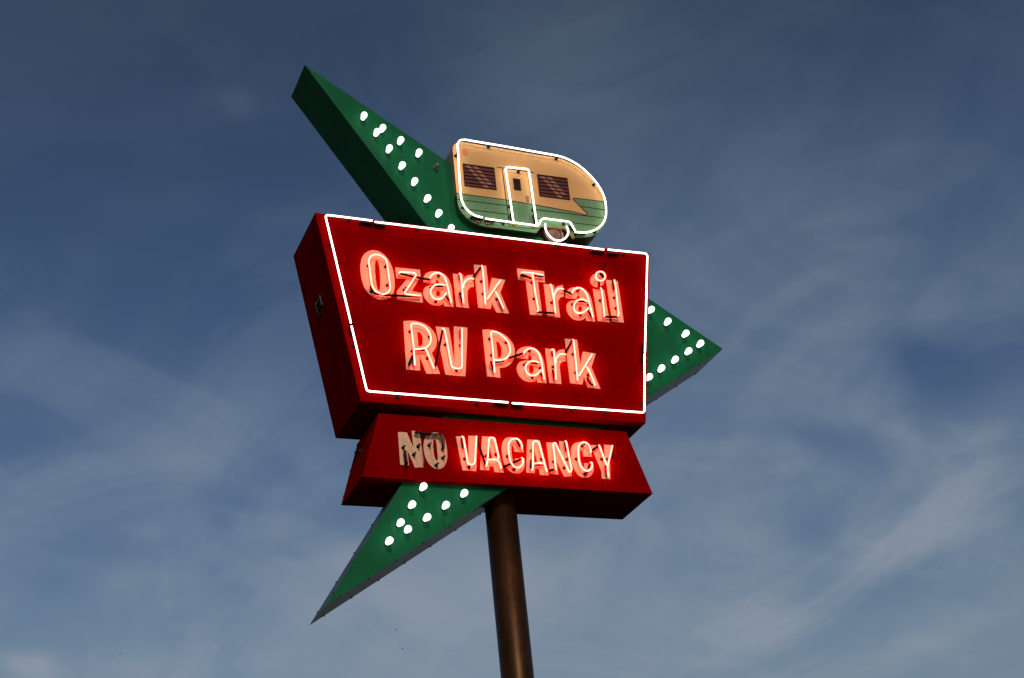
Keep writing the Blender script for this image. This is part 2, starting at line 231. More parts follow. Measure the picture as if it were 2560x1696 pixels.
  {'ch':'a','o':[(0.1791,-1.5412),(0.2094,-1.5025,1),(0.2608,-1.4723,1),(0.3246,-1.4567,1),(0.3931,-1.4629,1),(0.4575,-1.507,1),(0.4905,-1.5828,1),(0.5033,-1.6817,1),(0.5049,-1.9048),(0.3948,-1.9053),(0.3929,-1.8618),(0.3585,-1.893,1),(0.3023,-1.9064,1),(0.229,-1.8904,1),(0.1793,-1.8457,1),(0.1568,-1.7703,1),(0.1705,-1.7055,1),(0.2054,-1.6668,1),(0.2556,-1.6464,1),(0.3186,-1.6362),(0.3538,-1.6286),(0.3541,-1.5958,1),(0.3458,-1.5644,1),(0.3281,-1.5625,1),(0.3159,-1.5851,1),(0.31,-1.6199),(0.1685,-1.6149)],'h':[[(0.3643,-1.7443,1),(0.3571,-1.7718,1),(0.3445,-1.7921,1),(0.3291,-1.8005,1),(0.3154,-1.7947,1),(0.3071,-1.7764,1),(0.306,-1.7496,1),(0.3132,-1.722,1),(0.3257,-1.7017,1),(0.3411,-1.6932,1),(0.3549,-1.699,1),(0.3632,-1.7174,1)]],'n':[[(0.2394,-1.573),(0.2784,-1.53,1),(0.3289,-1.5086,1),(0.3828,-1.5198,1),(0.4256,-1.5693,1),(0.4427,-1.6604,1),(0.4495,-1.7804,1),(0.4524,-1.8859)],[(0.4128,-1.681),(0.3796,-1.6699,1),(0.3245,-1.6716,1),(0.2809,-1.6934,1),(0.2447,-1.7427,1),(0.2393,-1.7926,1),(0.2587,-1.833,1),(0.3042,-1.8535,1),(0.3606,-1.8379,1),(0.3946,-1.8101,1),(0.426,-1.7755)]],'b':[[(0.3171,-1.6809),(0.406,-1.6847)],[(0.4201,-1.8024),(0.4592,-1.88)],[(0.0611,-1.6485),(0.2402,-1.5695)]],'c':[(0.3354,-1.5153),(0.253,-1.7014),(0.4428,-1.7264),(0.3326,-1.8496)],'lit':1},
  {'ch':'r','o':[(0.5375,-1.4596),(0.6619,-1.4597),(0.6622,-1.516),(0.6985,-1.4764,1),(0.7361,-1.456,1),(0.7831,-1.4464),(0.7779,-1.6022),(0.7382,-1.611,1),(0.7065,-1.6413,1),(0.6915,-1.7071,1),(0.6889,-1.8993),(0.5402,-1.8982)],'h':[],'n':[[(0.5929,-1.5029),(0.6079,-1.4942,1),(0.6162,-1.5294,1),(0.6109,-1.7301,1),(0.5986,-1.8729)],[(0.6218,-1.6685),(0.6397,-1.6061,1),(0.6693,-1.5638,1),(0.7067,-1.5437,1),(0.7589,-1.5458)]],'b':[[(0.6044,-1.4998),(0.6071,-1.5642)],[(0.5804,-1.7595),(0.5955,-1.8644)],[(0.7713,-1.5088),(0.8768,-1.3423)]],'c':[(0.606,-1.6935)],'lit':1},
  {'ch':'k','o':[(0.8023,-1.3075),(0.958,-1.3065),(0.9577,-1.6286),(1.0107,-1.4555),(1.1772,-1.4649),(1.0934,-1.6485),(1.1753,-1.9197),(1.0139,-1.9172),(0.9827,-1.7737),(0.9529,-1.8834),(0.7994,-1.879)],'h':[],'n':[[(0.8793,-1.3441),(0.8841,-1.3728,1),(0.8699,-1.8595)],[(1.0952,-1.512),(0.8985,-1.8)],[(1.0088,-1.6826),(1.0312,-1.7272,1),(1.0804,-1.8871,1),(1.0739,-1.909)]],'b':[[(1.0067,-1.8136),(1.0275,-1.8688,1),(1.0553,-1.8984,1),(1.0796,-1.9012)]],'c':[(0.878,-1.5061),(0.8795,-1.7436),(1.0363,-1.7581)],'lit':1},
]
VAC_LETTERS = [
  {'ch':'N','o':[(-1.2719,-2.6011),(-1.1726,-2.597),(-1.1082,-2.7789),(-1.1162,-2.5738),(-1.0222,-2.5777),(-1.0145,-2.993),(-1.1091,-3.0028),(-1.1808,-2.8027),(-1.1726,-2.9801),(-1.2711,-2.9783)],'h':[],'n':[[(-1.2081,-2.9739),(-1.2193,-2.8316,1),(-1.2302,-2.6818,1),(-1.2242,-2.6562,1),(-1.202,-2.6672,1),(-1.1115,-2.843,1),(-1.0657,-2.9616,1),(-1.0409,-2.9693,1),(-1.0311,-2.9438,1),(-1.0464,-2.7821,1),(-1.0659,-2.632)]],'b':[[(-1.2214,-2.8426),(-1.2115,-2.9788)]],'c':[(-1.2267,-2.7839),(-1.0579,-2.7565),(-1.1138,-2.8577)],'lit':0},
  {'ch':'O','o':[(-0.851,-2.5754,1),(-0.8079,-2.5786,1),(-0.7668,-2.6057,1),(-0.7406,-2.6645,1),(-0.7298,-2.7592,1),(-0.7351,-2.8608,1),(-0.7563,-2.9315,1),(-0.791,-2.9808,1),(-0.8418,-3.0027,1),(-0.8901,-2.9964,1),(-0.9418,-2.956,1),(-0.979,-2.8832,1),(-0.9945,-2.79,1),(-0.9866,-2.701,1),(-0.9634,-2.6358,1),(-0.9205,-2.5977,1)],'h':[[(-0.8626,-2.6604,1),(-0.8491,-2.669,1),(-0.8428,-2.7226,1),(-0.8402,-2.8678,1),(-0.8494,-2.9061,1),(-0.8617,-2.9069,1),(-0.8793,-2.8578,1),(-0.8851,-2.7762,1),(-0.8818,-2.6936,1),(-0.8755,-2.6677,1)]],'n':[[(-0.882,-2.9403),(-0.9097,-2.9046,1),(-0.9249,-2.7863,1),(-0.931,-2.6666,1),(-0.9202,-2.6468,1),(-0.8755,-2.6245,1),(-0.8332,-2.6342,1),(-0.794,-2.6822,1),(-0.779,-2.7636,1),(-0.7745,-2.8579,1),(-0.7889,-2.9217,1),(-0.8281,-2.9524,1),(-0.8588,-2.9544)]],'b':[[(-1.0828,-2.6125),(-0.9369,-2.6241),(-0.8317,-2.6165,1),(-0.7968,-2.6426,1),(-0.7792,-2.6923,1),(-0.7854,-2.7688)]],'c':[(-0.931,-2.7351),(-0.7854,-2.8736),(-0.8692,-2.9638)],'lit':0},
  {'ch':'V','o':[(-0.6142,-2.603),(-0.5169,-2.5986),(-0.4887,-2.8572),(-0.4667,-2.584),(-0.3635,-2.5849),(-0.4145,-2.9998),(-0.571,-3.0002)],'h':[],'n':[[(-0.5633,-2.6287),(-0.5489,-2.6424,1),(-0.5281,-2.8983,1),(-0.5165,-2.9417,1),(-0.4771,-2.9518,1),(-0.4503,-2.9311,1),(-0.4351,-2.8669,1),(-0.3981,-2.6155)]],'b':[[(-0.5607,-2.6384),(-0.5552,-2.7529)]],'c':[(-0.5344,-2.8666),(-0.496,-2.9589)],'lit':1},
  {'ch':'A','o':[(-0.3062,-2.5808),(-0.1552,-2.5809),(-0.0934,-2.9957),(-0.1995,-2.9972),(-0.2056,-2.931),(-0.2559,-2.931),(-0.2639,-2.981),(-0.3673,-2.9824)],'h':[[(-0.2315,-2.6929),(-0.2104,-2.8389),(-0.2599,-2.8422)]],'n':[[(-0.316,-2.9604),(-0.2929,-2.8829,1),(-0.2547,-2.6503,1),(-0.2391,-2.6202,1),(-0.2072,-2.6179,1),(-0.184,-2.6388,1),(-0.1631,-2.8106,1),(-0.1638,-2.849,1),(-0.1781,-2.8659)],[(-0.2928,-2.8816),(-0.2389,-2.8762,1),(-0.1825,-2.8789,1),(-0.16,-2.906,1),(-0.1443,-2.9685)]],'b':[[(-0.3783,-2.6639),(-0.3141,-2.9463)],[(-0.1066,-2.9458),(-0.0067,-2.898)]],'c':[(-0.2859,-2.8184),(-0.1665,-2.7912)],'lit':1},
  {'ch':'C','o':[(0.0323,-2.5687,1),(0.0829,-2.5768,1),(0.1248,-2.6064,1),(0.1545,-2.6596,1),(0.1685,-2.7384),(0.0574,-2.7388),(0.0546,-2.6925,1),(0.0455,-2.6575,1),(0.0326,-2.6584,1),(0.0263,-2.688,1),(0.0234,-2.7463,1),(0.0249,-2.8234,1),(0.0333,-2.8646,1),(0.049,-2.8668,1),(0.0606,-2.8179),(0.1698,-2.8152),(0.1634,-2.8851,1),(0.1429,-2.944,1),(0.1034,-2.9848,1),(0.0509,-2.9995,1),(0.0012,-2.988,1),(-0.0455,-2.9495,1),(-0.0772,-2.8877,1),(-0.0897,-2.7925,1),(-0.087,-2.7022,1),(-0.0668,-2.6297,1),(-0.0303,-2.5849,1)],'h':[],'n':[[(0.1235,-2.7238),(0.13,-2.6813,1),(0.111,-2.6308,1),(0.0814,-2.6082,1),(0.0493,-2.6079,1),(0.0127,-2.6216,1),(-0.0207,-2.666,1),(-0.0332,-2.7249,1),(-0.0329,-2.8147,1),(-0.0193,-2.8969,1),(0.014,-2.9426,1),(0.0573,-2.9525,1),(0.0982,-2.9276,1),(0.1216,-2.8878,1),(0.1262,-2.8458,1),(0.1115,-2.834)]],'b':[[(-0.1059,-2.9457),(0.1047,-2.8459)],[(0.0836,-2.6247),(0.1179,-2.6936)]],'c':[(-0.0338,-2.8048),(0.027,-2.9545)],'lit':1},
  {'ch':'A','o':[(0.2288,-2.5827),(0.3773,-2.58),(0.4413,-2.996),(0.3327,-2.9975),(0.3276,-2.9292),(0.2812,-2.9289),(0.2715,-2.9808),(0.1709,-2.9806)],'h':[[(0.2963,-2.6921),(0.3202,-2.8524),(0.2715,-2.8556)]],'n':[[(0.2179,-2.9711),(0.2344,-2.9381,1),(0.2672,-2.6457,1),(0.2825,-2.6251,1),(0.3216,-2.6224,1),(0.3415,-2.647,1),(0.3746,-2.865,1),(0.3756,-2.8842,1),(0.3943,-2.9729)],[(0.2455,-2.8958),(0.3017,-2.8826,1),(0.3691,-2.8846)]],'b':[[(0.2556,-2.9003),(0.3596,-2.8917)],[(0.2295,-2.8474),(0.2161,-2.938)],[(0.4292,-2.9599),(0.5069,-2.9325)]],'c':[(0.2608,-2.7205),(0.3703,-2.8104)],'lit':1},
  {'ch':'N','o':[(0.4564,-2.6013),(0.5551,-2.5976),(0.6169,-2.7649),(0.6119,-2.5739),(0.7147,-2.5759),(0.7156,-2.9889),(0.6239,-3.001),(0.5532,-2.8212),(0.5546,-2.9814),(0.4579,-2.9757)],'h':[],'n':[[(0.504,-2.9468),(0.5081,-2.8046,1),(0.5076,-2.6615,1),(0.5158,-2.6315,1),(0.5418,-2.633,1),(0.6324,-2.8806,1),(0.6564,-2.9501,1),(0.6741,-2.9651,1),(0.6934,-2.9413,1),(0.6967,-2.8894,1),(0.6826,-2.7409,1),(0.6725,-2.6107,1),(0.6646,-2.5948)]],'b':[[(0.6627,-2.6034),(0.6682,-2.7079)]],'c':[(0.5106,-2.8336),(0.6334,-2.8971),(0.679,-2.7934)],'lit':1},
  {'ch':'C','o':[(0.8662,-2.5692,1),(0.9282,-2.5794,1),(0.9634,-2.6167,1),(0.9866,-2.6679,1),(0.9971,-2.7397),(0.8874,-2.7391),(0.8874,-2.6878,1),(0.8774,-2.6622,1),(0.8645,-2.6598,1),(0.8561,-2.6834,1),(0.8487,-2.7561,1),(0.8535,-2.8212,1),(0.8647,-2.8629,1),(0.8847,-2.8714),(0.8887,-2.8209),(0.9964,-2.8198),(0.9973,-2.8773,1),(0.9698,-2.9442,1),(0.9279,-2.9857,1),(0.8731,-3.0007,1),(0.8157,-2.9861,1),(0.7702,-2.9306,1),(0.7421,-2.8414,1),(0.7387,-2.7372,1),(0.7529,-2.651,1),(0.7859,-2.5993,1),(0.8287,-2.5764,1)],'h':[],'n':[[(0.9571,-2.7126),(0.9628,-2.6694,1),(0.943,-2.6181,1),(0.9062,-2.5942,1),(0.8728,-2.5953,1),(0.8366,-2.6189,1),(0.813,-2.6731,1),(0.8003,-2.7722,1),(0.8084,-2.8628,1),(0.8373,-2.9194,1),(0.8807,-2.9393,1),(0.9224,-2.9238,1),(0.9514,-2.8797,1),(0.9566,-2.8402,1),(0.9408,-2.8347)]],'b':[[(0.9416,-2.84),(0.9168,-2.8872)],[(0.9972,-2.6724),(1.0786,-2.6139)],[(0.8577,-2.9752),(0.9019,-2.9401)]],'c':[(0.7957,-2.7825),(0.8902,-2.6151),(0.876,-2.9532)],'lit':1},
  {'ch':'Y','o':[(0.9986,-2.593),(1.1176,-2.5914),(1.1535,-2.736),(1.1677,-2.5792),(1.2712,-2.5787),(1.2085,-2.7851),(1.1891,-2.996),(1.0822,-2.9972),(1.0882,-2.9043),(1.0199,-2.6789)],'h':[],'n':[[(1.0731,-2.6189),(1.0834,-2.6413,1),(1.1322,-2.8453)],[(1.2388,-2.6107),(1.2053,-2.7057,1),(1.152,-2.8473,1),(1.1422,-2.8937,1),(1.139,-2.9883)]],'b':[[(1.1369,-2.8471),(1.1364,-2.9711)],[(1.2439,-2.682),(1.2296,-2.7359)]],'c':[(1.1111,-2.7618),(1.1817,-2.7605)],'lit':1},
]
BORDER = [[(-1.4561,-0.0527),(-1.9603,-0.0508,1),(-1.9933,-0.0666,1),(-1.9954,-0.0959,1),(-1.8564,-0.9124),(-1.7735,-1.4006)],[(-1.7667,-1.4447),(-1.669,-2.0299),(-1.6449,-2.1704,1),(-1.6313,-2.2047,1),(-1.5986,-2.2138),(-0.0221,-2.2141)],[(0.0355,-2.2187),(1.6227,-2.2057,1),(1.6561,-2.198,1),(1.6681,-2.1692,1),(1.7841,-1.4372)],[(1.7915,-1.4128),(2.0246,-0.1023,1),(2.0263,-0.0625,1),(1.9968,-0.0425,1),(1.5037,-0.0535)],[(1.4449,-0.0594),(-1.4172,-0.065)]]
BORDER_DARK = [[(-1.58,-0.0728),(-1.4483,-0.0759)],[(-1.4108,-0.0814),(-1.2974,-0.0873)],[(1.2994,-0.0873),(1.4532,-0.0871)],[(1.5113,-0.0909),(1.6454,-0.0878)],[(-1.7716,-1.2694),(-1.759,-1.3772)],[(-1.7666,-1.4372),(-1.7535,-1.5342)],[(-0.1599,-2.2234),(-0.0226,-2.2269)],[(0.0442,-2.2263),(0.1584,-2.2317)],[(1.8064,-1.2981),(1.789,-1.3951)],[(1.7841,-1.4272),(1.7583,-1.5451)]]
BORDER_CLIPS = [(-1.7163,-0.0503),(-0.9024,-0.0576),(-0.0009,-0.0595),(0.8703,-0.0581),(1.7299,-0.0623),(-1.9519,-0.4091),(-1.8325,-1.0648),(-1.7424,-1.6534),(-1.2809,-2.2248),(-0.3726,-2.2315),(0.765,-2.2134),(1.196,-2.2165),(1.9635,-0.4273),(1.8615,-1.0288),(1.7492,-1.6287),(1.6757,-2.0792)]
BULBS = [(-1.4192,1.5067),(-1.1949,1.3695),(-1.273,1.2963),(-0.9833,1.2234),(-1.1335,1.0812),(-0.7612,1.082),(-0.9904,0.8678),(-0.8462,0.662),(-0.7074,0.4502),(-0.5786,0.2615),(-0.4404,0.0765),(2.0499,-0.7373),(2.2547,-0.8828),(2.4696,-1.0237),(2.6522,-1.1428),(2.4713,-1.2596),(2.2701,-1.3929),(2.0653,-1.5319),(1.8808,-1.6586),(-1.0305,-3.2146),(-0.5718,-3.2629),(-1.1712,-3.4215),(-0.7936,-3.4117),(-1.0164,-3.5581),(-1.3085,-3.6296),(-1.2324,-3.6979),(-1.4472,-3.8378)]
STUB = [(-0.5398,0.9508)]
CARAVAN = {
  'A': [(1.6379,0.7307),(1.6201,0.8293,1),(1.5473,0.9881,1),(1.4297,1.1294,1),(1.2854,1.2268,1),(1.1366,1.2867,1),(1.0036,1.302),(0.6142,1.3099),(0.161,1.3244),(-0.1766,1.333),(-0.2724,1.3093,1),(-0.3206,1.2622,1),(-0.3393,1.2034,1),(-0.3406,1.1421)],
  'B': [(-0.3391,0.5659),(-0.3371,0.4769,1),(-0.3261,0.3586,1),(-0.2922,0.2952,1),(-0.2444,0.2381,1),(-0.168,0.1893,1),(-0.0555,0.1538,1),(0.1383,0.1505),(0.6457,0.1455),(0.7268,0.262),(1.0441,0.2717),(1.0867,0.2232),(1.1404,0.1502),(1.2412,0.1593,1),(1.3358,0.1805,1),(1.4454,0.2333,1),(1.5288,0.3158,1),(1.6016,0.4304,1),(1.643,0.5637,1),(1.6476,0.6649)],
  'line': [(1.6379,0.7307),(1.234,0.7257,1),(1.1993,0.7117,1),(1.2069,0.6905,1),(1.2792,0.6121),(1.3425,0.5435,1),(1.3643,0.5134,1),(1.3363,0.4962,1),(1.1954,0.5194),(0.6316,0.5521),(0.2942,0.5655)],
  'lines': [[(-0.3338,0.4806),(0.2908,0.4835)],[(0.6486,0.4802),(1.594,0.488)],[(-0.3089,0.3579),(0.2978,0.3601)],[(0.6902,0.3609),(0.7302,0.3611)],[(1.1293,0.3597),(1.4988,0.3611)],[(1.2897,0.6136),(1.634,0.6115)],[(0.2266,1.0267),(0.7064,1.0209)],[(0.2923,1.0147),(0.3033,0.1955),(0.5722,0.1989),(0.6943,0.2219)],[(0.6407,0.9962),(0.6615,0.2412)],[(-0.2311,0.2251),(0.2943,0.2317)],[(-0.3391,0.5659),(0.2942,0.5655),(0.6316,0.5521),(1.1954,0.5194),(1.3363,0.4962,1),(1.3643,0.5134,1),(1.3425,0.5435,1),(1.2792,0.6121),(1.2069,0.6905,1),(1.1993,0.7117,1),(1.234,0.7257,1),(1.6382,0.733)]],
  'outline': [(1.6379,0.7307),(1.6201,0.8293,1),(1.5473,0.9881,1),(1.4297,1.1294,1),(1.2854,1.2268,1),(1.1366,1.2867,1),(1.0036,1.302),(0.6142,1.3099),(0.161,1.3244),(-0.1766,1.333),(-0.2724,1.3093,1),(-0.3206,1.2622,1),(-0.3393,1.2034,1),(-0.3406,1.1421),(-0.3391,0.5659),(-0.3371,0.4769,1),(-0.3261,0.3586,1),(-0.2922,0.2952,1),(-0.2444,0.2381)],
  'door': [(0.2923,1.0147),(0.6323,1.0117),(0.6566,0.1974),(0.3033,0.1955)],
  'dwin': [(0.4181,0.8951),(0.5131,0.8908),(0.5104,0.7266),(0.4174,0.7271)],
  'handle': [(0.5636,0.6629),(0.6008,0.6629),(0.6024,0.5786),(0.5646,0.5808)],
  'win': [[(-0.2229,1.0081),(0.1873,1.0116),(0.1879,0.6874),(-0.2243,0.6825)],[(0.7482,1.0038),(1.156,1.0079),(1.1548,0.6852),(0.7468,0.681)]],
  'tail': [(-0.2111,1.2209),(-0.1489,1.2221),(-0.1496,1.1373),(-0.2117,1.1362)],
  'neon': [[(-0.0648,0.2325),(-0.141,0.2431,1),(-0.2053,0.2766,1),(-0.2667,0.3423,1),(-0.298,0.4232,1),(-0.307,0.5399,1),(-0.3027,0.8112,1),(-0.2886,1.1433,1),(-0.2789,1.2561,1),(-0.2456,1.3007,1),(-0.1898,1.3189,1),(-0.0911,1.3185,1),(0.2869,1.3099,1),(0.6903,1.2965,1),(0.9968,1.2858,1),(1.1189,1.2689,1),(1.2768,1.2028,1),(1.4184,1.0883,1),(1.5339,0.936,1),(1.5957,0.7763,1),(1.6024,0.5985,1),(1.5715,0.45,1),(1.517,0.3544,1),(1.4344,0.2774,1),(1.3242,0.2189,1),(1.2297,0.1975,1),(1.1376,0.1916)],[(-0.0176,0.2199),(0.3131,0.2157),(0.6039,0.2139),(0.647,0.2177,1),(0.6725,0.2491,1),(0.7041,0.3075,1),(0.7362,0.326,1),(0.7816,0.3291),(1.0434,0.3285),(1.0683,0.3254,1),(1.0931,0.3049,1),(1.1348,0.2096)],[(0.3342,0.2293),(0.321,0.6218),(0.3097,0.9445,1),(0.3137,0.984,1),(0.3409,1.0049,1),(0.3762,1.0082),(0.568,1.0159),(0.6029,1.0124,1),(0.6176,0.9812,1),(0.6356,0.2311)],[(0.7476,0.2519),(0.7426,0.1834,1),(0.7749,0.1019,1),(0.8381,0.0461,1),(0.9072,0.0392,1),(0.9767,0.0752,1),(1.0309,0.147,1),(1.0412,0.2131,1),(1.0292,0.2548)]],
  'black': [[(-0.1853,0.2364),(-0.0617,0.2165)],[(-0.0088,0.2132),(0.0929,0.2113)],[(0.3268,0.3457),(0.3315,0.2496)],[(0.6256,0.3769),(0.6241,0.2578)],[(1.073,0.2761),(1.1369,0.2196)],[(1.1526,0.1838),(1.2712,0.1965)]],
  'ins': [(-0.1008,0.206),(0.0143,0.1953),(0.3565,0.2338),(0.618,0.2353)],
  'clips': [(0.1389,1.3039),(-0.2998,1.1043),(1.0363,1.273),(1.5067,0.9593),(0.4993,0.9967),(-0.2714,0.3686),(0.2194,0.2182),(0.3239,0.4698),(0.6298,0.4645),(1.0177,0.3203),(1.423,0.2576)],
  'wheel': [(0.9036,0.1936)],
}

# ------------------------------------------------------------------ materials
def mat(name):
    m = bpy.data.materials.new(name); m.use_nodes = True
    m.node_tree.nodes.clear()
    nb = NB(m.node_tree)
    o = nb.n('ShaderNodeOutputMaterial')
    return m, nb, o


def paint(name, col, rough=0.38, metal=0.0, var=0.12, wave=0.02, spec=0.5, streak=0.0):
    """sheet metal paint: faint mottling, uneven gloss, slightly wavy sheet"""
    m, nb, o = mat(name)
    b = nb.n('ShaderNodeBsdfPrincipled')
    t = nb.n('ShaderNodeTexCoord')
    pos = t.outputs['Object']
    n1 = nb.noise(pos, 2.3, 5, 0.6)
    n2 = nb.noise(pos, 38.0, 4, 0.6)
    f = nb.math('ADD', nb.math('MULTIPLY', n1, 0.7), nb.math('MULTIPLY', n2, 0.3))
    lo = tuple(c * (1 - var) for c in col) + (1,)
    hi = tuple(min(1, c * (1 + var)) for c in col) + (1,)
    base = nb.mix(nb.maprange(f, 0.35, 0.65, 0, 1), lo, hi)
    if streak:
        mp = nb.n('ShaderNodeMapping'); nb.link(pos, mp.inputs[0]); mp.inputs['Scale'].default_value = (14, 14, 0.8)
        st = nb.noise(mp.outputs[0], 1.6, 6, 0.6)
        base = nb.mix(nb.math('MULTIPLY', nb.maprange(st, 0.52, 0.72, 0, 1), streak), base, tuple(c * 0.45 for c in col) + (1,))
    nb.link(base, b.inputs['Base Color'])
    nb.link(nb.maprange(n2, 0.3, 0.7, rough - 0.06, rough + 0.08, False), b.inputs['Roughness'])
    b.inputs['Metallic'].default_value = metal
    b.inputs['Specular IOR Level'].default_value = spec
    bp = nb.n('ShaderNodeBump'); bp.inputs['Strength'].default_value = 0.35; bp.inputs['Distance'].default_value = wave
    nb.link(nb.noise(pos, 1.7, 2, 0.5), bp.inputs['Height'])
    nb.link(bp.outputs[0], b.inputs['Normal'])
    nb.link(b.outputs[0], o.inputs[0])
    return m


def glow(name, col, strength=1.0):
    m, nb, o = mat(name)
    e = nb.n('ShaderNodeEmission')
    e.inputs[0].default_value = (*col, 1); e.inputs[1].default_value = strength
    nb.link(e.outputs[0], o.inputs[0])
    return m


RED = paint('red sign enamel', (0.235, 0.0002, 0.0004), 0.55, spec=0.0, streak=0.25)
REDSIDE = RED
GREEN = paint('green sign enamel', (0.007, 0.125, 0.046), 0.5, spec=0.06, streak=0.3)
ALU = paint('weathered aluminium', (0.17, 0.155, 0.145), 0.42, metal=0.8, var=0.15, streak=0.3)
CREAM = paint('cream letter vinyl', (0.82, 0.49, 0.30), 0.6, var=0.05, spec=0.1)
DARK = paint('black tube paint', (0.006, 0.004, 0.004), 0.6, var=0.2, spec=0.1)
CLIP = paint('dark tube clip', (0.03, 0.025, 0.022), 0.5, spec=0.08, var=0.3)
POLE = paint('bronze pole paint', (0.075, 0.036, 0.016), 0.40, metal=0.75, var=0.25, wave=0.004, spec=0.1, streak=0.4)
BRASS = paint('brass housing', (0.75, 0.42, 0.12), 0.35, metal=0.9)
SOCKET = paint('bulb socket', (0.03, 0.03, 0.03), 0.5, spec=0.08)
CARCREAM = paint('caravan cream paint', (0.78, 0.42, 0.16), 0.5, var=0.08, spec=0.15)
CARGREEN = paint('caravan green paint', (0.15, 0.29, 0.14), 0.5, var=0.10, spec=0.15, streak=0.2)
CARLINE = paint('caravan line paint', (0.03, 0.018, 0.008), 0.5, spec=0.08)
CARBODY = paint('caravan cabinet green', (0.03, 0.08, 0.045), 0.45)
CARTAN = paint('caravan cabinet cream', (0.45, 0.33, 0.22), 0.45)
SLATD = paint('window slat dark', (0.03, 0.010, 0.011), 0.5, spec=0.08)
SLATM = paint('window slat brown', (0.15, 0.05, 0.038), 0.5, spec=0.08)
SLATL = paint('window slat reflection', (0.40, 0.17, 0.12), 0.5, spec=0.08)
FRAMED = paint('window frame', (0.04, 0.012, 0.008), 0.5, spec=0.08)
PANE = paint('door pane', (0.03, 0.018, 0.018), 0.25, spec=0.08)
HANDLE = paint('door handle', (0.28, 0.13, 0.10), 0.5)
LAMPO = paint('orange marker', (0.85, 0.24, 0.06), 0.5)
TYRE = paint('wheel tyre', (0.02, 0.010, 0.008), 0.7, spec=0.1)
WELL = paint('wheel well', (0.010, 0.004, 0.002), 0.7, spec=0.05)
HUB = paint('wheel hub', (0.16, 0.07, 0.055), 0.5)
RING = paint('wheel ring', (0.30, 0.17, 0.13), 0.5)
VENTM = paint('vent metal', (0.07, 0.05, 0.055), 0.5, metal=0.2)
WHITE = glow('white neon', (1.0, 0.955, 0.84), 4.8)
REDNEON = glow('red neon', (28.0, 1.25, 0.90), 1.0)
BULB = glow('bulb glow', (0.93, 1.0, 0.97), 2.2)

gm, gb, go = mat('unlit glass tube')
g_ = gb.n('ShaderNodeBsdfPrincipled')
g_.inputs['Base Color'].default_value = (0.85, 0.75, 0.68, 1)
g_.inputs['Roughness'].default_value = 0.12
g_.inputs['Alpha'].default_value = 1.0
tr = gb.n('ShaderNodeBsdfTransparent')
mx = gb.n('ShaderNodeMixShader')
lw = gb.n('ShaderNodeLayerWeight'); lw.inputs[0].default_value = 0.35
gb.link(gb.maprange(lw.outputs['Facing'], 0.1, 0.9, 0.10, 0.75), mx.inputs[0])
gb.link(tr.outputs[0], mx.inputs[1]); gb.link(g_.outputs[0], mx.inputs[2])
gb.link(mx.outputs[0], go.inputs[0])
GLASS = gm


# ------------------------------------------------------------------ mesh helpers
def dense(pts, closed=False, n=7):
    """control points (x, z) are corners, (x, z, 1) are passed through smoothly"""
    P = [Vector((p[0], p[1])) for p in pts]
    sm = [len(p) > 2 for p in pts]
    N = len(P)
    res = []
    last = N if closed else N - 1
    def tang(i):
        a = P[(i - 1) % N]; b = P[(i + 1) % N]
        if not closed and i in (0, N - 1): return None
        da = (P[i] - a).length; db = (b - P[i]).length
        if da < 1e-9 or db < 1e-9: return None
        # non-uniform tangent direction (unit), weights the nearer neighbour
        u1 = (P[i] - a) / da; u2 = (b - P[i]) / db
        if da > 2.2 * db: return u1                      # a long straight runs tangentially into its bend
        if db > 2.2 * da: return u2
        return (u1 * db + u2 * da) / (da + db)
    for i in range(last):
        j = (i + 1) % N
        p0, p1 = P[i], P[j]
        L = (p1 - p0).length
        if not sm[i] and not sm[j]:
            res.append(p0); continue
        t0 = tang(i) if sm[i] else None
        t1 = tang(j) if sm[j] else None
        if t0 is None and t1 is None:
            res.append(p0); continue
        ch = (p1 - p0) / max(L, 1e-9)
        if t0 is None: t0 = (ch * 1.5 - t1 * 0.5)
        if t1 is None: t1 = (ch * 1.5 - t0 * 0.5)
        m0, m1 = t0 * L, t1 * L
        for k in range(n):
            t = k / n
            h00 = 2*t**3 - 3*t**2 + 1; h10 = t**3 - 2*t**2 + t
            h01 = -2*t**3 + 3*t**2; h11 = t**3 - t**2
            res.append(p0 * h00 + m0 * h10 + p1 * h01 + m1 * h11)
    if not closed: res.append(P[-1])
    return res


def area(p):
    return 0.5 * sum(p[i].x * p[(i + 1) % len(p)].y - p[(i + 1) % len(p)].x * p[i].y for i in range(len(p)))


def prism(bm, outline, y0, y1, holes=(), mi=0, side_mi=None):
    """flat shape in the x-z plane given thickness from y0 (front) to y1 (back)"""
    loops = [list(outline)] + [list(h) for h in holes]
    if area(loops[0]) < 0: loops[0].reverse()
    for h in loops[1:]:
        if area(h) > 0: h.reverse()
    flat = [p for l in loops for p in l]
    tris = tessellate_polygon([[Vector((p.x, p.y, 0)) for p in l] for l in loops])
    A = [bm.verts.new((p.x, y0, p.y)) for p in flat]
    B = [bm.verts.new((p.x, y1, p.y)) for p in flat]
    for t in tris:
        a, b, c = (flat[i] for i in t)
        if (b - a).cross(c - a) < 0: t = (t[0], t[2], t[1])
        f = bm.faces.new([A[i] for i in t]); f.material_index = mi
        f = bm.faces.new([B[i] for i in reversed(t)]); f.material_index = mi
    k = 0
    for l in loops:
        n = len(l)
        for i in range(n):
            j = (i + 1) % n
            f = bm.faces.new([A[k + j], A[k + i], B[k + i], B[k + j]])
            f.material_index = mi if side_mi is None else side_mi
        k += n


